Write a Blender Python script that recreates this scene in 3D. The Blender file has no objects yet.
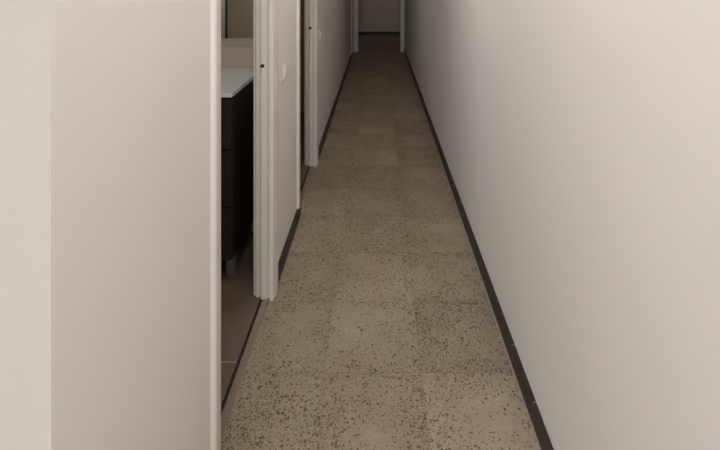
import bpy, bmesh, math
from mathutils import Vector

S = bpy.context.scene
COL = S.collection

# ------------------------------------------------------------------ helpers
def new_bm():
    return bmesh.new()

def box(bm, x0, x1, y0, y1, z0, z1, mi=0):
    vs = [bm.verts.new(p) for p in ((x0,y0,z0),(x1,y0,z0),(x1,y1,z0),(x0,y1,z0),
                                    (x0,y0,z1),(x1,y0,z1),(x1,y1,z1),(x0,y1,z1))]
    fs = [(0,3,2,1),(4,5,6,7),(0,1,5,4),(1,2,6,5),(2,3,7,6),(3,0,4,7)]
    out = []
    for f in fs:
        face = bm.faces.new([vs[i] for i in f]); face.material_index = mi
        out.append(face)
    return out

def rbox(bm, x0, x1, y0, y1, z0, z1, r=0.003, seg=2):
    """a box with rounded edges"""
    t = bmesh.new()
    box(t, x0, x1, y0, y1, z0, z1)
    bmesh.ops.bevel(t, geom=t.edges[:], offset=r, segments=seg, affect='EDGES', profile=0.5)
    merge(bm, t)

def merge(bm, t):
    me = bpy.data.meshes.new('tmp'); t.to_mesh(me); t.free()
    bm.from_mesh(me); bpy.data.meshes.remove(me)

def prism(bm, pts, z0, z1, mi=0, smooth=False):
    """vertical extrusion of an XY outline"""
    a = [bm.verts.new((x, y, z0)) for x, y in pts]
    b = [bm.verts.new((x, y, z1)) for x, y in pts]
    n = len(pts)
    for i in range(n):
        f = bm.faces.new((a[i], a[(i+1) % n], b[(i+1) % n], b[i])); f.smooth = smooth
        f.material_index = mi
    bm.faces.new(a[::-1]).material_index = mi
    bm.faces.new(b).material_index = mi

def cyl(bm, c, r, h, axis='Y', seg=20):
    t = bmesh.new()
    bmesh.ops.create_cone(t, cap_ends=True, segments=seg, radius1=r, radius2=r, depth=h)
    from mathutils import Matrix
    if axis == 'Y':
        bmesh.ops.rotate(t, verts=t.verts, matrix=Matrix.Rotation(math.pi/2, 3, 'X'))
    if axis == 'X':
        bmesh.ops.rotate(t, verts=t.verts, matrix=Matrix.Rotation(math.pi/2, 3, 'Y'))
    bmesh.ops.translate(t, verts=t.verts, vec=Vector(c))
    merge(bm, t)

def base_of(o):
    p = Vector((0, 0, 0))
    while o is not None:
        p += o.location; o = o.parent
    return p

def obj(name, bm, mat, parent=None, base=None, kind=None, label=None):
    bmesh.ops.recalc_face_normals(bm, faces=bm.faces[:])
    off = base_of(parent) if parent is not None else Vector(base or (0, 0, 0))
    bmesh.ops.translate(bm, verts=bm.verts[:], vec=-off)
    me = bpy.data.meshes.new(name); bm.to_mesh(me); bm.free()
    for m in (mat if isinstance(mat, (list, tuple)) else [mat]):
        me.materials.append(m)
    o = bpy.data.objects.new(name, me); COL.objects.link(o)
    if parent is not None:
        o.parent = parent
    else:
        o.location = off
    if kind: o['kind'] = kind
    if label: o['label'] = label
    return o

def thing(name, label, cat, loc, group=None, kind=None):
    o = bpy.data.objects.new(name, None); COL.objects.link(o)
    o.empty_display_size = 0.1
    o.location = loc
    o['label'] = label
    if cat: o['category'] = cat
    if group: o['group'] = group
    if kind: o['kind'] = kind
    return o

# ------------------------------------------------------------------ materials
def node_mat(name):
    m = bpy.data.materials.new(name); m.use_nodes = True
    nt = m.node_tree
    return m, nt, nt.nodes['Principled BSDF']

def N(nt, t, **kw):
    n = nt.nodes.new(t)
    for k, v in kw.items():
        if k == 'inp':
            for i, x in v.items(): n.inputs[i].default_value = x
        else:
            setattr(n, k, v)
    return n

def math_n(nt, op, a, b=None, c=None, clamp=False):
    n = nt.nodes.new('ShaderNodeMath'); n.operation = op; n.use_clamp = clamp
    for i, v in enumerate((a, b, c)):
        if v is None: continue
        if isinstance(v, (int, float)): n.inputs[i].default_value = v
        else: nt.links.new(v, n.inputs[i])
    return n.outputs[0]

def mixc(nt, fac, a, b, blend='MIX'):
    n = nt.nodes.new('ShaderNodeMix'); n.data_type = 'RGBA'; n.blend_type = blend
    for i, v in ((0, fac), (6, a), (7, b)):
        if isinstance(v, (int, float)): n.inputs[i].default_value = v
        elif isinstance(v, (tuple, list)): n.inputs[i].default_value = (*v[:3], 1)
        else: nt.links.new(v, n.inputs[i])
    return n.outputs[2]

def simple(name, col, rough=0.5, var=0.06, scale=6.0, bump=0.0, bscale=60.0, metallic=0.0, spec=0.5):
    m, nt, b = node_mat(name)
    tc = N(nt, 'ShaderNodeTexCoord')
    no = N(nt, 'ShaderNodeTexNoise', inp={'Scale': scale, 'Detail': 4.0})
    nt.links.new(tc.outputs['Object'], no.inputs['Vector'])
    d = tuple(c*(1-var) for c in col); l = tuple(min(1, c*(1+var)) for c in col)
    nt.links.new(mixc(nt, no.outputs['Fac'], d, l), b.inputs['Base Color'])
    b.inputs['Roughness'].default_value = rough
    b.inputs['Metallic'].default_value = metallic
    b.inputs['Specular IOR Level'].default_value = spec
    if bump:
        n2 = N(nt, 'ShaderNodeTexNoise', inp={'Scale': bscale, 'Detail': 3.0})
        nt.links.new(tc.outputs['Object'], n2.inputs['Vector'])
        bp = N(nt, 'ShaderNodeBump', inp={'Strength': bump, 'Distance': 0.01})
        nt.links.new(n2.outputs['Fac'], bp.inputs['Height'])
        nt.links.new(bp.outputs['Normal'], b.inputs['Normal'])
    return m

M_wall = simple('wall_paint', (0.80, 0.765, 0.74), 0.62, 0.02, 1.6, 0.03, 35.0, spec=0.3)
M_front = simple('wall_paint_cream_darkened', (0.49, 0.46, 0.41), 0.65, 0.02, 1.6, 0.03, 35.0, spec=0.3)  # cream paint, darkened to offset the strong window light falling on it
M_ceil = simple('ceiling_paint', (0.82, 0.80, 0.77), 0.8, 0.02, 2.0)
M_gloss = simple('door_frame_lacquer', (0.72, 0.675, 0.61), 0.32, 0.02, 4.0)
M_base = simple('dark_baseboard_tile', (0.026, 0.019, 0.015), 0.5, 0.35, 30.0, 0.05, 120)
M_grout = simple('pale_grout', (0.45, 0.41, 0.36), 0.8, 0.1, 60.0)
M_hole = simple('latch_hole_painted_dark', (0.008, 0.007, 0.006), 0.6, 0.1, 60.0)
M_metal = simple('aged_steel', (0.42, 0.40, 0.37), 0.4, 0.1, 40.0, metallic=0.8)
M_switch = simple('ivory_switch_plastic', (0.70, 0.67, 0.63), 0.45, 0.02, 20.0)
M_door = simple('door_leaf_paint', (0.50, 0.43, 0.33), 0.45, 0.04, 5.0)
M_counter = simple('white_counter', (0.78, 0.82, 0.82), 0.18, 0.015, 8.0)
M_chrome = simple('foot_steel', (0.30, 0.30, 0.29), 0.35, 0.05, 40.0, metallic=0.6)
M_sealstrip = simple('dark_threshold_joint', (0.018, 0.013, 0.010), 0.7, 0.2, 40.0)
M_thresh = simple('brown_threshold', (0.24, 0.19, 0.145), 0.4, 0.2, 25.0, 0.04, 80)
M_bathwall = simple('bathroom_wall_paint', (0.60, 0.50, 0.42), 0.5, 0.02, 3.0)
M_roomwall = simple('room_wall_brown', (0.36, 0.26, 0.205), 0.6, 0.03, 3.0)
M_winframe = simple('window_frame_white', (0.8, 0.8, 0.78), 0.4, 0.02, 8.0)

def wood_mat():
    m, nt, b = node_mat('wenge_wood')
    tc = N(nt, 'ShaderNodeTexCoord')
    mp = N(nt, 'ShaderNodeMapping'); mp.inputs['Scale'].default_value = (3, 3, 60)
    nt.links.new(tc.outputs['Object'], mp.inputs['Vector'])
    no = N(nt, 'ShaderNodeTexNoise', inp={'Scale': 3.0, 'Detail': 6.0})
    nt.links.new(mp.outputs[0], no.inputs['Vector'])
    nt.links.new(mixc(nt, no.outputs['Fac'], (0.007, 0.005, 0.0035), (0.022, 0.016, 0.011)), b.inputs['Base Color'])
    b.inputs['Roughness'].default_value = 0.5
    return m
M_wood = wood_mat()

def mirror_mat():
    m, nt, b = node_mat('mirror_glass')
    tc = N(nt, 'ShaderNodeTexCoord')
    no = N(nt, 'ShaderNodeTexNoise', inp={'Scale': 2.0})
    nt.links.new(tc.outputs['Object'], no.inputs['Vector'])
    nt.links.new(mixc(nt, no.outputs['Fac'], (0.80, 0.82, 0.80), (0.84, 0.86, 0.84)), b.inputs['Base Color'])
    b.inputs['Metallic'].default_value = 1.0; b.inputs['Roughness'].default_value = 0.03
    return m
M_mirror = mirror_mat()

def glass_mat():
    m, nt, b = node_mat('window_glass')
    out = nt.nodes['Material Output']
    tr = N(nt, 'ShaderNodeBsdfTransparent'); gl = N(nt, 'ShaderNodeBsdfGlossy', inp={'Roughness': 0.02})
    mx = N(nt, 'ShaderNodeMixShader', inp={0: 0.06})
    nt.links.new(tr.outputs[0], mx.inputs[1]); nt.links.new(gl.outputs[0], mx.inputs[2])
    nt.links.new(mx.outputs[0], out.inputs['Surface'])
    return m
M_glass = glass_mat()

TX, TY, TS = -0.208, 2.077, 0.373     # terrazzo tile joints and size

def terrazzo():
    m, nt, b = node_mat('terrazzo_tiles')
    L = nt.links.new
    tc = N(nt, 'ShaderNodeTexCoord')
    sep = N(nt, 'ShaderNodeSeparateXYZ'); L(tc.outputs['Object'], sep.inputs[0])
    u = math_n(nt, 'DIVIDE', math_n(nt, 'SUBTRACT', sep.outputs[0], TX), TS)
    v = math_n(nt, 'DIVIDE', math_n(nt, 'SUBTRACT', sep.outputs[1], TY), TS)
    iu, iv = math_n(nt, 'FLOOR', u), math_n(nt, 'FLOOR', v)
    fu, fv = math_n(nt, 'FRACT', u), math_n(nt, 'FRACT', v)
    eu = math_n(nt, 'MINIMUM', fu, math_n(nt, 'SUBTRACT', 1.0, fu))
    ev = math_n(nt, 'MINIMUM', fv, math_n(nt, 'SUBTRACT', 1.0, fv))
    e = math_n(nt, 'MINIMUM', eu, ev)                     # distance to the joint, in tiles
    cid = N(nt, 'ShaderNodeCombineXYZ'); L(iu, cid.inputs[0]); L(iv, cid.inputs[1])
    wn = N(nt, 'ShaderNodeTexWhiteNoise', noise_dimensions='3D'); L(cid.outputs[0], wn.inputs['Vector'])
    tile_r = wn.outputs['Value']
    sc = N(nt, 'ShaderNodeSeparateColor'); L(wn.outputs['Color'], sc.inputs[0])
    # shifted coordinates so that chips do not run on from tile to tile
    off = N(nt, 'ShaderNodeVectorMath', operation='SCALE'); L(wn.outputs['Color'], off.inputs[0]); off.inputs['Scale'].default_value = 7.0
    dn = N(nt, 'ShaderNodeTexNoise', inp={'Scale': 150.0, 'Detail': 3.0}); L(tc.outputs['Object'], dn.inputs['Vector'])
    dsc = N(nt, 'ShaderNodeVectorMath', operation='SCALE'); L(dn.outputs['Color'], dsc.inputs[0]); dsc.inputs['Scale'].default_value = 0.014
    ad = N(nt, 'ShaderNodeVectorMath', operation='ADD'); L(tc.outputs['Object'], ad.inputs[0]); L(off.outputs[0], ad.inputs[1])
    ad2 = N(nt, 'ShaderNodeVectorMath', operation='ADD'); L(ad.outputs[0], ad2.inputs[0]); L(dsc.outputs[0], ad2.inputs[1])
    P = ad2.outputs[0]
    # broad clouds of denser chips; denser again towards the joints
    cl = N(nt, 'ShaderNodeTexNoise', inp={'Scale': 4.5, 'Detail': 3.0}); L(ad.outputs[0], cl.inputs['Vector'])
    near = math_n(nt, 'SUBTRACT', 1.0, math_n(nt, 'MULTIPLY', e, 5.5), clamp=True)
    dens = math_n(nt, 'ADD', math_n(nt, 'MULTIPLY', cl.outputs['Fac'], 1.5),
                  math_n(nt, 'ADD', math_n(nt, 'MULTIPLY', near, 0.24), math_n(nt, 'MULTIPLY', sc.outputs[1], 0.26)))
    dens = math_n(nt, 'SUBTRACT', dens, 0.52, clamp=True)
    def chips(scale, k, soft, seed):
        mp = N(nt, 'ShaderNodeVectorMath', operation='ADD'); L(P, mp.inputs[0]); mp.inputs[1].default_value = (seed, seed*1.7, 0)
        vo = N(nt, 'ShaderNodeTexVoronoi', voronoi_dimensions='2D', inp={'Scale': scale, 'Randomness': 1.0}); L(mp.outputs[0], vo.inputs['Vector'])
        rc = N(nt, 'ShaderNodeSeparateColor'); L(vo.outputs['Color'], rc.inputs[0])
        r = math_n(nt, 'MULTIPLY', math_n(nt, 'POWER', rc.outputs[0], 1.4), k)
        pick = math_n(nt, 'LESS_THAN', rc.outputs[1], dens)
        a = math_n(nt, 'DIVIDE', math_n(nt, 'SUBTRACT', r, vo.outputs['Distance']), soft, clamp=True)
        return math_n(nt, 'MULTIPLY', a, pick), rc.outputs[2]
    c1, r1 = chips(125.0, 0.62, 0.14, 0.0)
    c2, r2 = chips(215.0, 0.72, 0.18, 3.3)
    c3, r3 = chips(80.0, 0.46, 0.10, 9.1)
    # body colour
    n1 = N(nt, 'ShaderNodeTexNoise', inp={'Scale': 3.0, 'Detail': 5.0, 'Roughness': 0.6}); L(ad.outputs[0], n1.inputs['Vector'])
    n2 = N(nt, 'ShaderNodeTexNoise', inp={'Scale': 160.0, 'Detail': 2.0}); L(tc.outputs['Object'], n2.inputs['Vector'])
    nf = math_n(nt, 'MULTIPLY_ADD', n1.outputs['Fac'], 2.0, -0.5, clamp=True)
    body = mixc(nt, nf, (0.265, 0.212, 0.140), (0.39, 0.332, 0.25))
    tone = math_n(nt, 'ADD', 0.90, math_n(nt, 'MULTIPLY', tile_r, 0.20))
    fine = math_n(nt, 'ADD', 0.72, math_n(nt, 'MULTIPLY', n2.outputs['Fac'], 0.56))
    tf = math_n(nt, 'MULTIPLY', tone, fine)
    cc = N(nt, 'ShaderNodeCombineColor'); L(tf, cc.inputs[0]); L(tf, cc.inputs[1]); L(tf, cc.inputs[2])
    body = mixc(nt, 1.0, body, cc.outputs[0], 'MULTIPLY')
    # pale chips
    mpv = N(nt, 'ShaderNodeTexVoronoi', voronoi_dimensions='2D', inp={'Scale': 110.0}); L(P, mpv.inputs['Vector'])
    pr = N(nt, 'ShaderNodeSeparateColor'); L(mpv.outputs['Color'], pr.inputs[0])
    pale = math_n(nt, 'MULTIPLY', math_n(nt, 'GREATER_THAN', pr.outputs[0], 0.72),
                  math_n(nt, 'DIVIDE', math_n(nt, 'SUBTRACT', 0.36, mpv.outputs['Distance']), 0.12, clamp=True))
    body = mixc(nt, math_n(nt, 'MULTIPLY', pale, 0.55), body, (0.46, 0.40, 0.31))
    dark = mixc(nt, r1, (0.045, 0.032, 0.020), (0.115, 0.080, 0.052))
    body = mixc(nt, math_n(nt, 'MULTIPLY', c2, 0.75), body, dark)
    body = mixc(nt, math_n(nt, 'MULTIPLY', c1, 0.92), body, dark)
    body = mixc(nt, math_n(nt, 'MULTIPLY', math_n(nt, 'MULTIPLY', c3, math_n(nt, 'GREATER_THAN', r3, 0.80)), 0.9), body, (0.045, 0.032, 0.022))
    # joints
    jn = N(nt, 'ShaderNodeTexNoise', inp={'Scale': 9.0, 'Detail': 2.0}); L(tc.outputs['Object'], jn.inputs['Vector'])
    jw = math_n(nt, 'DIVIDE', math_n(nt, 'SUBTRACT', 0.0065, e), 0.004, clamp=True)
    jf = math_n(nt, 'MULTIPLY', jw, math_n(nt, 'MULTIPLY', jn.outputs['Fac'], 0.58))
    body = mixc(nt, jf, body, (0.10, 0.075, 0.05))
    # pale grout bead along the foot of the right-hand baseboard
    g = math_n(nt, 'MULTIPLY', math_n(nt, 'GREATER_THAN', sep.outputs[0], 0.5105), 0.75)
    body = mixc(nt, g, body, (0.36, 0.32, 0.26))
    L(body, b.inputs['Base Color'])
    b.inputs['Roughness'].default_value = 0.5
    rn = math_n(nt, 'ADD', 0.42, math_n(nt, 'MULTIPLY', n1.outputs['Fac'], 0.22)); L(rn, b.inputs['Roughness'])
    b.inputs['Specular IOR Level'].default_value = 0.3
    bp = N(nt, 'ShaderNodeBump', inp={'Strength': 0.25, 'Distance': 0.002})
    L(math_n(nt, 'SUBTRACT', 1.0, jw), bp.inputs['Height']); L(bp.outputs['Normal'], b.inputs['Normal'])
    return m
M_terr = terrazzo()

def bath_tiles():
    m, nt, b = node_mat('brown_floor_tiles')
    L = nt.links.new
    tc = N(nt, 'ShaderNodeTexCoord'); sep = N(nt, 'ShaderNodeSeparateXYZ'); L(tc.outputs['Object'], sep.inputs[0])
    def edge(s, o, w):
        f = math_n(nt, 'FRACT', math_n(nt, 'DIVIDE', math_n(nt, 'SUBTRACT', s, o), w))
        return math_n(nt, 'MULTIPLY', math_n(nt, 'MINIMUM', f, math_n(nt, 'SUBTRACT', 1.0, f)), w)
    e = math_n(nt, 'MINIMUM', edge(sep.outputs[0], -0.9, 0.6), edge(sep.outputs[1], 1.753, 1.2))
    no = N(nt, 'ShaderNodeTexNoise', inp={'Scale': 7.0, 'Detail': 6.0, 'Roughness': 0.6}); L(tc.outputs['Object'], no.inputs['Vector'])
    body = mixc(nt, no.outputs['Fac'], (0.135, 0.098, 0.072), (0.20, 0.148, 0.11))
    body = mixc(nt, math_n(nt, 'LESS_THAN', e, 0.0028), body, (0.36, 0.31, 0.26))
    L(body, b.inputs['Base Color']); b.inputs['Roughness'].default_value = 0.35
    return m
M_bathfloor = bath_tiles()
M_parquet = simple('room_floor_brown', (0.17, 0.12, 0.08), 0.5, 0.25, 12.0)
M_endfloor = simple('end_room_floor', (0.21, 0.165, 0.11), 0.5, 0.12, 9.0)

# ------------------------------------------------------------------ dimensions (metres; camera stands at x=0, y=0)
XL, XLI = -0.497, -0.583      # corridor face and room face of the left wall
XR = 0.529                    # right wall
YC = 0.684                    # where the corridor begins
H = 2.5
DH = 2.04                     # door head
D1 = (1.389, 2.09)
D2 = (2.83, 3.56)
D3 = (8.36, 8.93)
YE = 9.0                      # end frame
YB = 11.7                     # far wall of the room beyond

def structure(name, bm, mat, label=None):
    return obj(name, bm, mat, kind='structure', label=label)

# ---- floors
bm = new_bm(); box(bm, -0.507, XR+0.1, YC, YE+0.03, -0.05, 0.0)
box(bm, -2.75, XR+0.1, -3.1, YC, -0.05, 0.0)
structure('floor', bm, M_terr)
bm = new_bm(); box(bm, -2.3, -0.550, YC+0.05, 2.80, -0.05, 0.0)
structure('floor_bathroom', bm, M_bathfloor)
bm = new_bm(); box(bm, -2.6, -0.550, 2.80, 5.1, -0.05, 0.0)
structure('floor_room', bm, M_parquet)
bm = new_bm(); box(bm, -2.6, -0.507, 7.7, YE+0.03, -0.05, -0.001)
structure('floor_side', bm, M_endfloor)
bm = new_bm(); box(bm, -1.4, 1.6, YE+0.03, YB+0.1, -0.05, 0.0)
structure('floor_end', bm, M_endfloor)

# ---- ceiling
bm = new_bm(); box(bm, -2.8, 1.7, -3.15, YB+0.15, H, H+0.1)
CEIL = structure('ceiling', bm, M_ceil)

# ---- walls
JB = 0.03                     # jamb board thickness
bm = new_bm()
ys = [YC+0.10, D1[0]-JB, D1[1]+JB+0.02, D2[0]-JB, D2[1]+JB+0.02, D3[0]-JB, D3[1]+JB, YE+0.1]
for i in range(0, 8, 2):
    box(bm, XLI, XL, ys[i], ys[i+1], -0.02, H)
for i in range(1, 6, 2):
    box(bm, XLI, XL, ys[i], ys[i+1], DH+JB, H)
structure('wall_left', bm, M_wall)
bm = new_bm(); box(bm, XR, XR+0.1, -3.1, YE+0.1, -0.02, H)
structure('wall_right', bm, M_wall)
# wall of the entrance room that faces back towards the window, ending at the corridor corner
bm = new_bm(); fs = box(bm, -2.75, XL, YC, YC+0.10, -0.02, H)
fs[3].material_index = 1          # the corridor side of the corner has the corridor's paint
structure('wall_front', bm, [M_front, M_wall])
bm = new_bm(); box(bm, -2.75, -2.65, -3.1, YC, -0.02, H)
structure('wall_entrance', bm, M_front)
# back wall with a window opening
WX0, WX1, WZ0, WZ1 = -1.6, 0.35, 0.06, 2.2
bm = new_bm()
box(bm, -2.75, WX0, -3.1, -3.0, -0.02, H); box(bm, WX1, XR+0.1, -3.1, -3.0, -0.02, H)
box(bm, WX0, WX1, -3.1, -3.0, -0.02, WZ0); box(bm, WX0, WX1, -3.1, -3.0, WZ1, H)
structure('wall_back', bm, M_front)
# bathroom
BY0, BY1 = YC+0.10, 2.755
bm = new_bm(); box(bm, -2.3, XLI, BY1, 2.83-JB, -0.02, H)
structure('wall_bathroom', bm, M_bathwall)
bw0, bw1, bz0, bz1 = 1.0, 1.8, 1.2, 2.1
bm = new_bm()
box(bm, -2.3, -2.2, BY0, bw0, -0.02, H); box(bm, -2.3, -2.2, bw1, BY1, -0.02, H)
box(bm, -2.3, -2.2, bw0, bw1, -0.02, bz0); box(bm, -2.3, -2.2, bw0, bw1, bz1, H)
structure('wall_bathroom_side', bm, M_bathwall)
# room behind the second door
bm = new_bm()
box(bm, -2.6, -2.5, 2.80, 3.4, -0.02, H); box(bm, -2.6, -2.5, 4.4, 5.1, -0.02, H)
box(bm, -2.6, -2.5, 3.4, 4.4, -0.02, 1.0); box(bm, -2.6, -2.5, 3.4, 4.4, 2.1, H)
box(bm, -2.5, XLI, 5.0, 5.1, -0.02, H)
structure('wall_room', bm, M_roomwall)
# side room near the end of the corridor
bm = new_bm(); box(bm, -2.6, -2.5, 7.7, YE+0.1, -0.02, H); box(bm, -2.5, XLI, 7.7, 7.8, -0.02, H); box(bm, -2.5, XLI, YE, YE+0.1, -0.02, H)
structure('wall_side', bm, M_wall)
# room beyond the end frame
bm = new_bm()
box(bm, -1.4, 1.6, YB, YB+0.1, -0.02, H)
structure('wall_end', bm, simple('end_wall_paint', (0.70, 0.61, 0.50), 0.65, 0.02, 1.6))
bm = new_bm(); box(bm, -1.4, -1.3, YE+0.1, YB, -0.02, H); box(bm, 1.5, 1.6, YE+0.1, YB, -0.02, H)
box(bm, -1.3, XLI, YE, YE+0.1, -0.02, H); box(bm, XR+0.1, 1.5, YE, YE+0.1, -0.02, H)
structure('wall_end_side', bm, M_wall)

# ---- baseboards: dark tile pieces with pale joints
def baseboard(name, segs, pitch, start):
    """segs: (axis, face, wall, a, b) ; axis 'Y' runs along y with its face at x=face"""
    bm = new_bm(); hb = 0.078
    for ax, face, wall, a, b in segs:
        s = 1 if face > wall else -1
        inner = wall
        back = face - s*0.0008
        lo, hi = min(inner, back), max(inner, back)
        if ax == 'Y': box(bm, lo, hi, a, b, 0, hb-0.001, 1)
        else: box(bm, a, b, lo, hi, 0, hb-0.001, 1)
        k = math.floor((a-start)/pitch)
        while start + k*pitch < b:
            p0 = max(a, start+k*pitch+0.002); p1 = min(b, start+(k+1)*pitch-0.002)
            k += 1
            if p1-p0 < 0.004: continue
            lo, hi = min(face, inner), max(face, inner)
            dz = 0.0008*math.sin(k*12.9898)
            if ax == 'Y': box(bm, lo, hi, p0, p1, 0, hb+dz, 0)
            else: box(bm, p0, p1, lo, hi, 0, hb+dz, 0)
    return obj(name, bm, [M_base, M_grout], kind='structure')
baseboard('baseboard_right', [('Y', XR-0.011, XR, -3.0, YE)], 0.236, 1.505)
CW = 0.075                    # casing width
baseboard('baseboard_left', [('Y', XL+0.010, XL, YC, D1[0]-0.055),
                             ('Y', XL+0.010, XL, D1[1]+CW-0.002, D2[0]+0.004),
                             ('Y', XL+0.010, XL, D2[1]+CW-0.002, D3[0]),
                             ('Y', XL+0.010, XL, D3[1]+0.024, YE-0.018)], 0.40, 2.3)
baseboard('baseboard_front', [('X', YC-0.010, YC, -2.65, XL)], 0.40, -2.6)
baseboard('baseboard_end', [('X', YB-0.012, YB, -1.3, 1.5)], 3.5, -1.4)

# ---- door frames in the left wall
def arc_profile(y0, y1, outer, t_in, t_out):
    """casing cross-section on the left wall between y0 and y1; 'outer' is +1 when the thick edge is at y1"""
    a, b = (y0, y1) if outer > 0 else (y1, y0)
    w = b - a
    pts = [(XL-0.004, a), (XL+t_in*0.55, a+w*0.01), (XL+t_in, a+w*0.07), (XL+t_in*1.05, a+w*0.18),
           (XL+t_in+(t_out-t_in)*0.35, a+w*0.34), (XL+t_in+(t_out-t_in)*0.8, a+w*0.55), (XL+t_out, a+w*0.75),
           (XL+t_out, a+w*0.90), (XL+t_out*0.8, a+w*0.985), (XL-0.004, b)]
    return pts

def doorway(n, y0, y1, cw0=0.075, latch=True, wide=False, zc=0.079, cw1=None):
    cw1 = cw1 or CW-0.003
    """opening between y0 and y1; hinges on the near side, latch on the far jamb"""
    bm = new_bm()
    # near jamb board, head board
    rbox(bm, XLI-0.004, XL-0.002, y0-JB, y0, 0.0, DH+JB, 0.002)
    rbox(bm, XLI-0.004, XL-0.002, y0, y1+0.03, DH, DH+JB, 0.002)
    # far jamb in three steps: stop, cove, rebate
    rbox(bm, -0.545, -0.5155, y1, y1+0.052, 0.0, DH, 0.003)
    rbox(bm, -0.5155, XL-0.003, y1+0.009, y1+0.052, 0.0, DH, 0.001)
    rbox(bm, -0.5715, -0.5495, y1+0.014, y1+0.052, 0.0, DH, 0.004)
    rbox(bm, -0.5495, -0.545, y1+0.026, y1+0.052, 0.0, DH, 0.0005)
    rbox(bm, XLI-0.003, -0.5755, y1+0.026, y1+0.052, 0.0, DH, 0.003)
    rbox(bm, -0.5755, -0.5715, y1+0.042, y1+0.052, 0.0, DH, 0.0005)
    d = obj('door_%d' % n, bm, M_gloss, kind='structure')
    bm = new_bm()
    if wide:                      # flat-fronted casing with rounded arrises
        b0 = y0-cw0
        pts = [(XL-0.004, b0), (XL+0.003, b0+0.0005), (XL+0.009, b0+0.0025), (XL+0.0135, b0+0.006), (XL+0.0155, b0+0.011), (XL+0.016, b0+0.016),
               (XL+0.016, y0-0.014), (XL+0.0152, y0-0.008), (XL+0.013, y0-0.004), (XL+0.010, y0-0.002), (XL-0.004, y0-0.002)]
        prism(bm, pts, 0.0, DH+0.07)
    else:
        prism(bm, arc_profile(y0-cw0, y0-0.002, -1, 0.010, 0.015), zc, DH+0.07)
    obj('casing', bm, M_gloss, d)
    bm = new_bm()
    prism(bm, arc_profile(y1-0.008, y1+cw1, 1, 0.011, 0.019), 0.0, DH+0.07)
    obj('casing', bm, M_gloss, d)
    bm = new_bm()
    rbox(bm, XL-0.004, XL+0.015, y0-0.002, y1-0.008, DH-0.002, DH+0.07, 0.003)
    obj('casing', bm, M_gloss, d)
    # threshold strip and the dark joint behind it
    bm = new_bm(); rbox(bm, -0.536, -0.507, y0-0.002, y1+0.002, -0.01, 0.004, 0.002)
    obj('threshold', bm, M_thresh, d)
    bm = new_bm(); box(bm, -0.552, -0.536, y0-0.002, y1+0.012, -0.02, -0.002)
    obj('threshold_joint', bm, M_sealstrip, d)
    if latch:
        bm = new_bm(); rbox(bm, -0.5505, -0.543, y1-0.0015, y1+0.012, 1.078, 1.092, 0.001)
        obj('strike_plate', bm, M_metal, d)
        bm = new_bm()
        cyl(bm, (-0.5358, y1-0.0005, 1.087 if n == 1 else 1.096), 0.0085 if n == 1 else 0.0105, 0.003, 'Y', 20)
        obj('latch_hole_disc', bm, M_hole, d)  # black disc paints in the darkness inside the latch hole
    return d

def leaf(d, y0, ang, width=0.725):
    """door leaf hinged at the near jamb on the room side, swung into the room by ang degrees"""
    bm = new_bm()
    rbox(bm, -0.0175, 0.0175, 0.0, width, 0.008, DH-0.006, 0.003)
    from mathutils import Matrix
    R = Matrix.Rotation(math.radians(ang), 3, 'Z')
    bmesh.ops.rotate(bm, verts=bm.verts[:], matrix=R)
    bmesh.ops.translate(bm, verts=bm.verts[:], vec=(-0.622, y0+0.012, 0))
    lf = obj('door_leaf', bm, M_door, d)
    bm = new_bm(); rbox(bm, -0.019, 0.019, width-0.016, width+0.003, 0.008, DH-0.006, 0.002)
    bmesh.ops.rotate(bm, verts=bm.verts[:], matrix=R)
    bmesh.ops.translate(bm, verts=bm.verts[:], vec=(-0.622, y0+0.012, 0))
    obj('dark_edge_strip', bm, M_wood, lf)  # dark strip wrapped round the free edge of the leaf
    bm = new_bm()
    for s in (-1, 1):
        cyl(bm, (s*0.045, width-0.06, 0.96), 0.009, 0.055, 'X', 12)
        rbox(bm, s*0.068-0.008, s*0.068+0.008, width-0.17, width-0.05, 0.951, 0.969, 0.004)
    bmesh.ops.rotate(bm, verts=bm.verts[:], matrix=R)
    bmesh.ops.translate(bm, verts=bm.verts[:], vec=(-0.622, y0+0.012, 0))
    obj('door_handle', bm, M_metal, lf)

d1 = doorway(1, *D1, cw0=0.055, wide=True); leaf(d1, D1[0], 78)
d2 = doorway(2, *D2); leaf(d2, D2[0], 82)
d3 = doorway(3, *D3, latch=False, cw1=0.024)

# ---- open frame across the end of the corridor
EX0, EX1 = -0.392, 0.446
bm = new_bm()
rbox(bm, XL-0.0, EX0, YE, YE+0.1, 0.0, H, 0.004)
rbox(bm, EX1, XR, YE, YE+0.1, 0.0, H, 0.004)
rbox(bm, EX0, EX1, YE, YE+0.1, 2.06, H, 0.003)
de = structure('door_4', bm, M_gloss)
bm = new_bm(); rbox(bm, XL+0.004, EX0-0.004, YE-0.018, YE, 0.0, 2.12, 0.004)
obj('casing', bm, M_gloss, de)
bm = new_bm(); rbox(bm, EX1+0.004, XR-0.012, YE-0.018, YE, 0.0, 2.12, 0.004)
obj('casing', bm, M_gloss, de)
bm = new_bm(); rbox(bm, EX0-0.004, EX1+0.004, YE-0.018, YE, 2.05, 2.12, 0.004)
obj('casing', bm, M_gloss, de)

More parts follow.
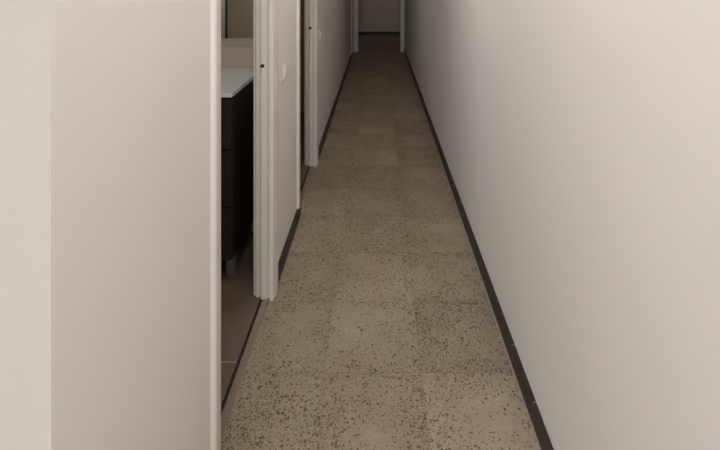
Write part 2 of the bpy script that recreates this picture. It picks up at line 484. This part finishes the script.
# ---- windows
def window(n, axis, pos, a0, a1, z0, z1, leaves):
    bm = new_bm(); f = 0.05
    def b(p0, p1, zz0, zz1, t0=0.0, t1=0.06):
        if axis == 'Y': rbox(bm, p0, p1, pos+t0, pos+t1, zz0, zz1, 0.003)
        else: rbox(bm, pos+t0, pos+t1, p0, p1, zz0, zz1, 0.003)
    b(a0, a0+f, z0, z1); b(a1-f, a1, z0, z1); b(a0+f, a1-f, z0, z0+f); b(a0+f, a1-f, z1-f, z1)
    for k in range(1, leaves):
        c = a0 + (a1-a0)*k/leaves; b(c-0.03, c+0.03, z0+f, z1-f)
    w = obj('window_%d' % n, bm, M_winframe, kind='structure')
    for k in range(leaves):
        p0 = a0 + (a1-a0)*k/leaves + (f if k == 0 else 0.03); p1 = a0 + (a1-a0)*(k+1)/leaves - (f if k == leaves-1 else 0.03)
        bm = new_bm()
        if axis == 'Y': box(bm, p0, p1, pos+0.026, pos+0.032, z0+f, z1-f)
        else: box(bm, pos+0.026, pos+0.032, p0, p1, z0+f, z1-f)
        obj('pane', bm, M_glass, w)
window(1, 'Y', -3.08, WX0, WX1, WZ0, WZ1, 3)
window(2, 'X', -2.28, bw0, bw1, bz0, bz1, 1)  # unseen window added to go with the bathroom fill light
window(3, 'X', -2.58, 3.4, 4.4, 1.0, 2.1, 2)  # unseen window added to go with the side room's fill light

# ------------------------------------------------------------------ light switches on the left wall
def light_switch(y, z, label):
    t = thing('light_switch', label, 'light switch', (XL, y, z), 'light switches on the corridor wall')
    w, h = 0.038, 0.050
    bm = new_bm(); rbox(bm, XL, XL+0.008, y-w, y+w, z-h, z+h, 0.003, 3)
    obj('cover_plate', bm, M_switch, t)
    # convex rocker bowed out of the plate
    bm = new_bm(); rows = []
    n = 14; yw = 0.019
    for i in range(n+1):
        u = -1 + 2*i/n
        zz = z + u*0.041; x = XL + 0.0075 + 0.0145*math.cos(u*math.pi/2)**0.8
        rows.append([bm.verts.new(p) for p in ((XL+0.006, y-yw, zz), (x-0.002, y-yw, zz), (x, y-yw+0.004, zz), (x, y+yw-0.004, zz), (x-0.002, y+yw, zz), (XL+0.006, y+yw, zz))])
    for a, b in zip(rows, rows[1:]):
        for k in range(6):
            f = bm.faces.new((a[k], a[(k+1) % 6], b[(k+1) % 6], b[k])); f.smooth = k in (2,)
    bm.faces.new(rows[0]); bm.faces.new(rows[-1][::-1])
    obj('rocker', bm, M_switch, t)
    return t
light_switch(2.337, 1.004, 'ivory light switch on the wall between the bathroom doorway and the second doorway')
light_switch(3.79, 1.018, 'ivory light switch just past the second doorway, farther down the corridor wall')

# ------------------------------------------------------------------ bathroom vanity
VX0, VX1, VY0, VY1 = -1.50, -0.705, 2.168, 2.740
ZT, ZB = 0.925, 0.130
van = thing('vanity_cabinet', 'dark brown drawer cabinet on short grey feet under the white washbasin top', 'cabinet', ((VX0+VX1)/2, (VY0+VY1)/2, 0))
bm = new_bm()
t_ = 0.018
rbox(bm, VX1-t_, VX1, VY0+0.018, VY1, ZB, ZT, 0.0015); rbox(bm, VX0, VX0+t_, VY0+0.018, VY1, ZB, ZT, 0.0015)
box(bm, VX0+t_, VX1-t_, VY0+0.03, VY1, ZB, ZB+t_); box(bm, VX0+t_, VX1-t_, VY1-0.012, VY1, ZB+t_, ZT)
box(bm, VX0+t_, VX1-t_, VY0+0.03, VY0+0.10, ZT-t_, ZT)
obj('carcass', bm, M_wood, van)
for (a, b) in ((ZB+0.004, 0.382), (0.390, 0.661), (0.669, 0.914)):
    bm = new_bm(); rbox(bm, VX0+0.002, VX1-0.002, VY0, VY0+0.018, a, b, 0.002)
    box(bm, VX0+0.05, VX1-0.05, VY0+0.018, VY1-0.05, a+0.03, a+0.045)
    dr = obj('drawer', bm, M_wood, van)
    bm = new_bm(); rbox(bm, VX0+0.05, VX1-0.004, VY0-0.008, VY0, b-0.098 if b > 0.9 else b-0.02, b-0.092 if b > 0.9 else b-0.014, 0.001)
    obj('pull', bm, M_wood, dr)
for x in (VX0+0.037, VX1-0.037):
    for y in (VY0+0.115, VY1-0.08):
        bm = new_bm(); rbox(bm, x-0.021, x+0.021, y-0.021, y+0.021, 0.0, ZB-0.006, 0.003)
        rbox(bm, x-0.026, x+0.026, y-0.026, y+0.026, ZB-0.006, ZB, 0.0015)
        obj('leg', bm, M_chrome, van, label='short grey metal foot')

# washbasin top: slab with an oval bowl
cx, cy, ra, rb = -1.13, 2.46, 0.255, 0.195
X0, X1, Y0, Y1 = VX0-0.006, VX1+0.006, VY0-0.018, 2.752
Z0, Z1 = ZT, 0.9445
wb = thing('washbasin_top', 'white washbasin countertop with a sharp corner lying on the dark cabinet', 'washbasin', (cx, cy, ZT))
bm = new_bm()
n = 64
def rect_pt(a):
    c, s = math.cos(a), math.sin(a)
    tx = ((X1-cx)/c if c > 1e-9 else (X0-cx)/c if c < -1e-9 else 1e9)
    ty = ((Y1-cy)/s if s > 1e-9 else (Y0-cy)/s if s < -1e-9 else 1e9)
    t = min(tx, ty); return (cx+c*t, cy+s*t)
angs = sorted([2*math.pi*i/n for i in range(n)] + [math.atan2(y-cy, x-cx) % (2*math.pi) for x in (X0, X1) for y in (Y0, Y1)])
top_o = [bm.verts.new((*rect_pt(a), Z1)) for a in angs]
bot_o = [bm.verts.new((*rect_pt(a), Z0)) for a in angs]
rings = []
for (k, z) in ((1.0, Z1), (0.985, Z1+0.003), (0.965, Z1+0.002), (0.94, Z1-0.004), (0.86, Z1-0.009), (0.70, Z1-0.012), (0.40, Z1-0.0135), (0.08, Z1-0.0145)):
    rings.append([bm.verts.new((cx+ra*k*math.cos(a), cy+rb*k*math.sin(a), z)) for a in angs])
m_ = len(angs)
bot_i = [bm.verts.new((cx+ra*1.0*math.cos(a), cy+rb*1.0*math.sin(a), Z0)) for a in angs]
for i in range(m_):
    j = (i+1) % m_
    bm.faces.new((top_o[i], top_o[j], rings[0][j], rings[0][i]))
    bm.faces.new((bot_o[i], bot_o[j], top_o[j], top_o[i]))
    bm.faces.new((bot_o[i], bot_i[i], bot_i[j], bot_o[j]))
    for r0, r1 in zip(rings, rings[1:]):
        f = bm.faces.new((r0[i], r0[j], r1[j], r1[i])); f.smooth = True
bm.faces.new(rings[-1])
obj('counter', bm, M_counter, wb)
bm = new_bm(); cyl(bm, (cx, cy, Z1-0.0125), 0.022, 0.004, 'Z', 20)
obj('drain', bm, M_chrome, wb)

# mirror on the bathroom wall
mi = thing('mirror', 'wall mirror with a grey lower rail above the washbasin, reflecting the dim room', 'mirror', (-1.1, 2.755, 1.08))
bm = new_bm(); box(bm, -1.45, -0.71, 2.742, 2.7545, 1.127, 2.0)
obj('glass', bm, M_mirror, mi)
bm = new_bm(); rbox(bm, -1.45, -0.71, 2.747, 2.7545, 1.079, 1.127, 0.002)
obj('lower_rail', bm, simple('mirror_rail_grey', (0.46, 0.42, 0.36), 0.45, 0.03, 12.0), mi, label='grey lower rail')

# ------------------------------------------------------------------ daylight and added fill lights
W = bpy.data.worlds.new('sky'); S.world = W; W.use_nodes = True
wt = W.node_tree; bg = wt.nodes['Background']
sky = wt.nodes.new('ShaderNodeTexSky'); sky.sky_type = 'HOSEK_WILKIE'; sky.turbidity = 4.0
sky.sun_direction = (0.3, 0.8, 0.6)
wt.links.new(sky.outputs[0], bg.inputs['Color']); bg.inputs['Strength'].default_value = 0.6

def area(name, loc, rot, sx, sy, power, col):
    l = bpy.data.lights.new(name, 'AREA'); l.shape = 'RECTANGLE'; l.size = sx; l.size_y = sy
    l.energy = power; l.color = col
    o = bpy.data.objects.new(name, l); COL.objects.link(o); o.location = loc; o.rotation_euler = rot
    return o
E = {'win': 101.0, 'c1': 7.4, 'c2': 5.9, 'c3': 1.45, 'end': 1.7, 'bath': 6.0, 'room': 1.6}
area('window_daylight', ((WX0+WX1)/2, -2.97, (WZ0+WZ1)/2), (math.radians(90), 0, 0), WX1-WX0-0.1, WZ1-WZ0-0.1, E['win'], (0.93, 0.97, 1.03))
def ceiling_fill(k, x, y, c=(1.0, 0.98, 0.95)):  # unseen fill light added on the ceiling to brighten corridor and end room
    o = area('ceiling_fill_light', (x, y, H-0.062), (0, 0, 0), 0.30, 0.30, E[k], c)
    o.data.shape = 'DISK'
    bm = new_bm(); cyl(bm, (x, y, H-0.029), 0.17, 0.058, 'Z', 40)
    obj('fill_fitting', bm, M_winframe, CEIL)  # invented fitting that houses the added fill light
ceiling_fill('c1', -0.28, 0.85); ceiling_fill('c2', 0.0, 2.4); ceiling_fill('c3', 0.0, 5.2, (1.0, 0.90, 0.78)); ceiling_fill('end', 0.1, 10.4, (1.0, 0.86, 0.70))
area('room_fill', (-2.47, 3.9, 1.55), (0, math.radians(-90), 0), 1.0, 0.9, E['room'], (1.0, 0.97, 0.92))  # fill added to lift the dark room behind the second doorway
area('bathroom_fill', (-2.17, (bw0+bw1)/2, (bz0+bz1)/2), (0, math.radians(-90), 0), bz1-bz0-0.1, bw1-bw0-0.1, E['bath'], (0.92, 1.0, 1.0))  # fill added to brighten the bathroom, source out of view

# ------------------------------------------------------------------ camera
cd = bpy.data.cameras.new('camera'); cam = bpy.data.objects.new('camera', cd); COL.objects.link(cam)
cam.location = (0, 0, 1.5); cam.rotation_euler = (math.radians(90), 0, 0)
cd.sensor_fit = 'HORIZONTAL'; cd.sensor_width = 36.0; cd.lens = 450/720*36
cd.shift_x = -18/720; cd.shift_y = -248/720
cd.clip_start = 0.02
S.camera = cam

S.view_settings.view_transform = 'Standard'; S.view_settings.look = 'None'
S.view_settings.gamma = 1.0; S.view_settings.use_curve_mapping = False
S.view_settings.exposure = 0.0
S.cycles.max_bounces = 16; S.cycles.diffuse_bounces = 12
S.cycles.use_denoising = True
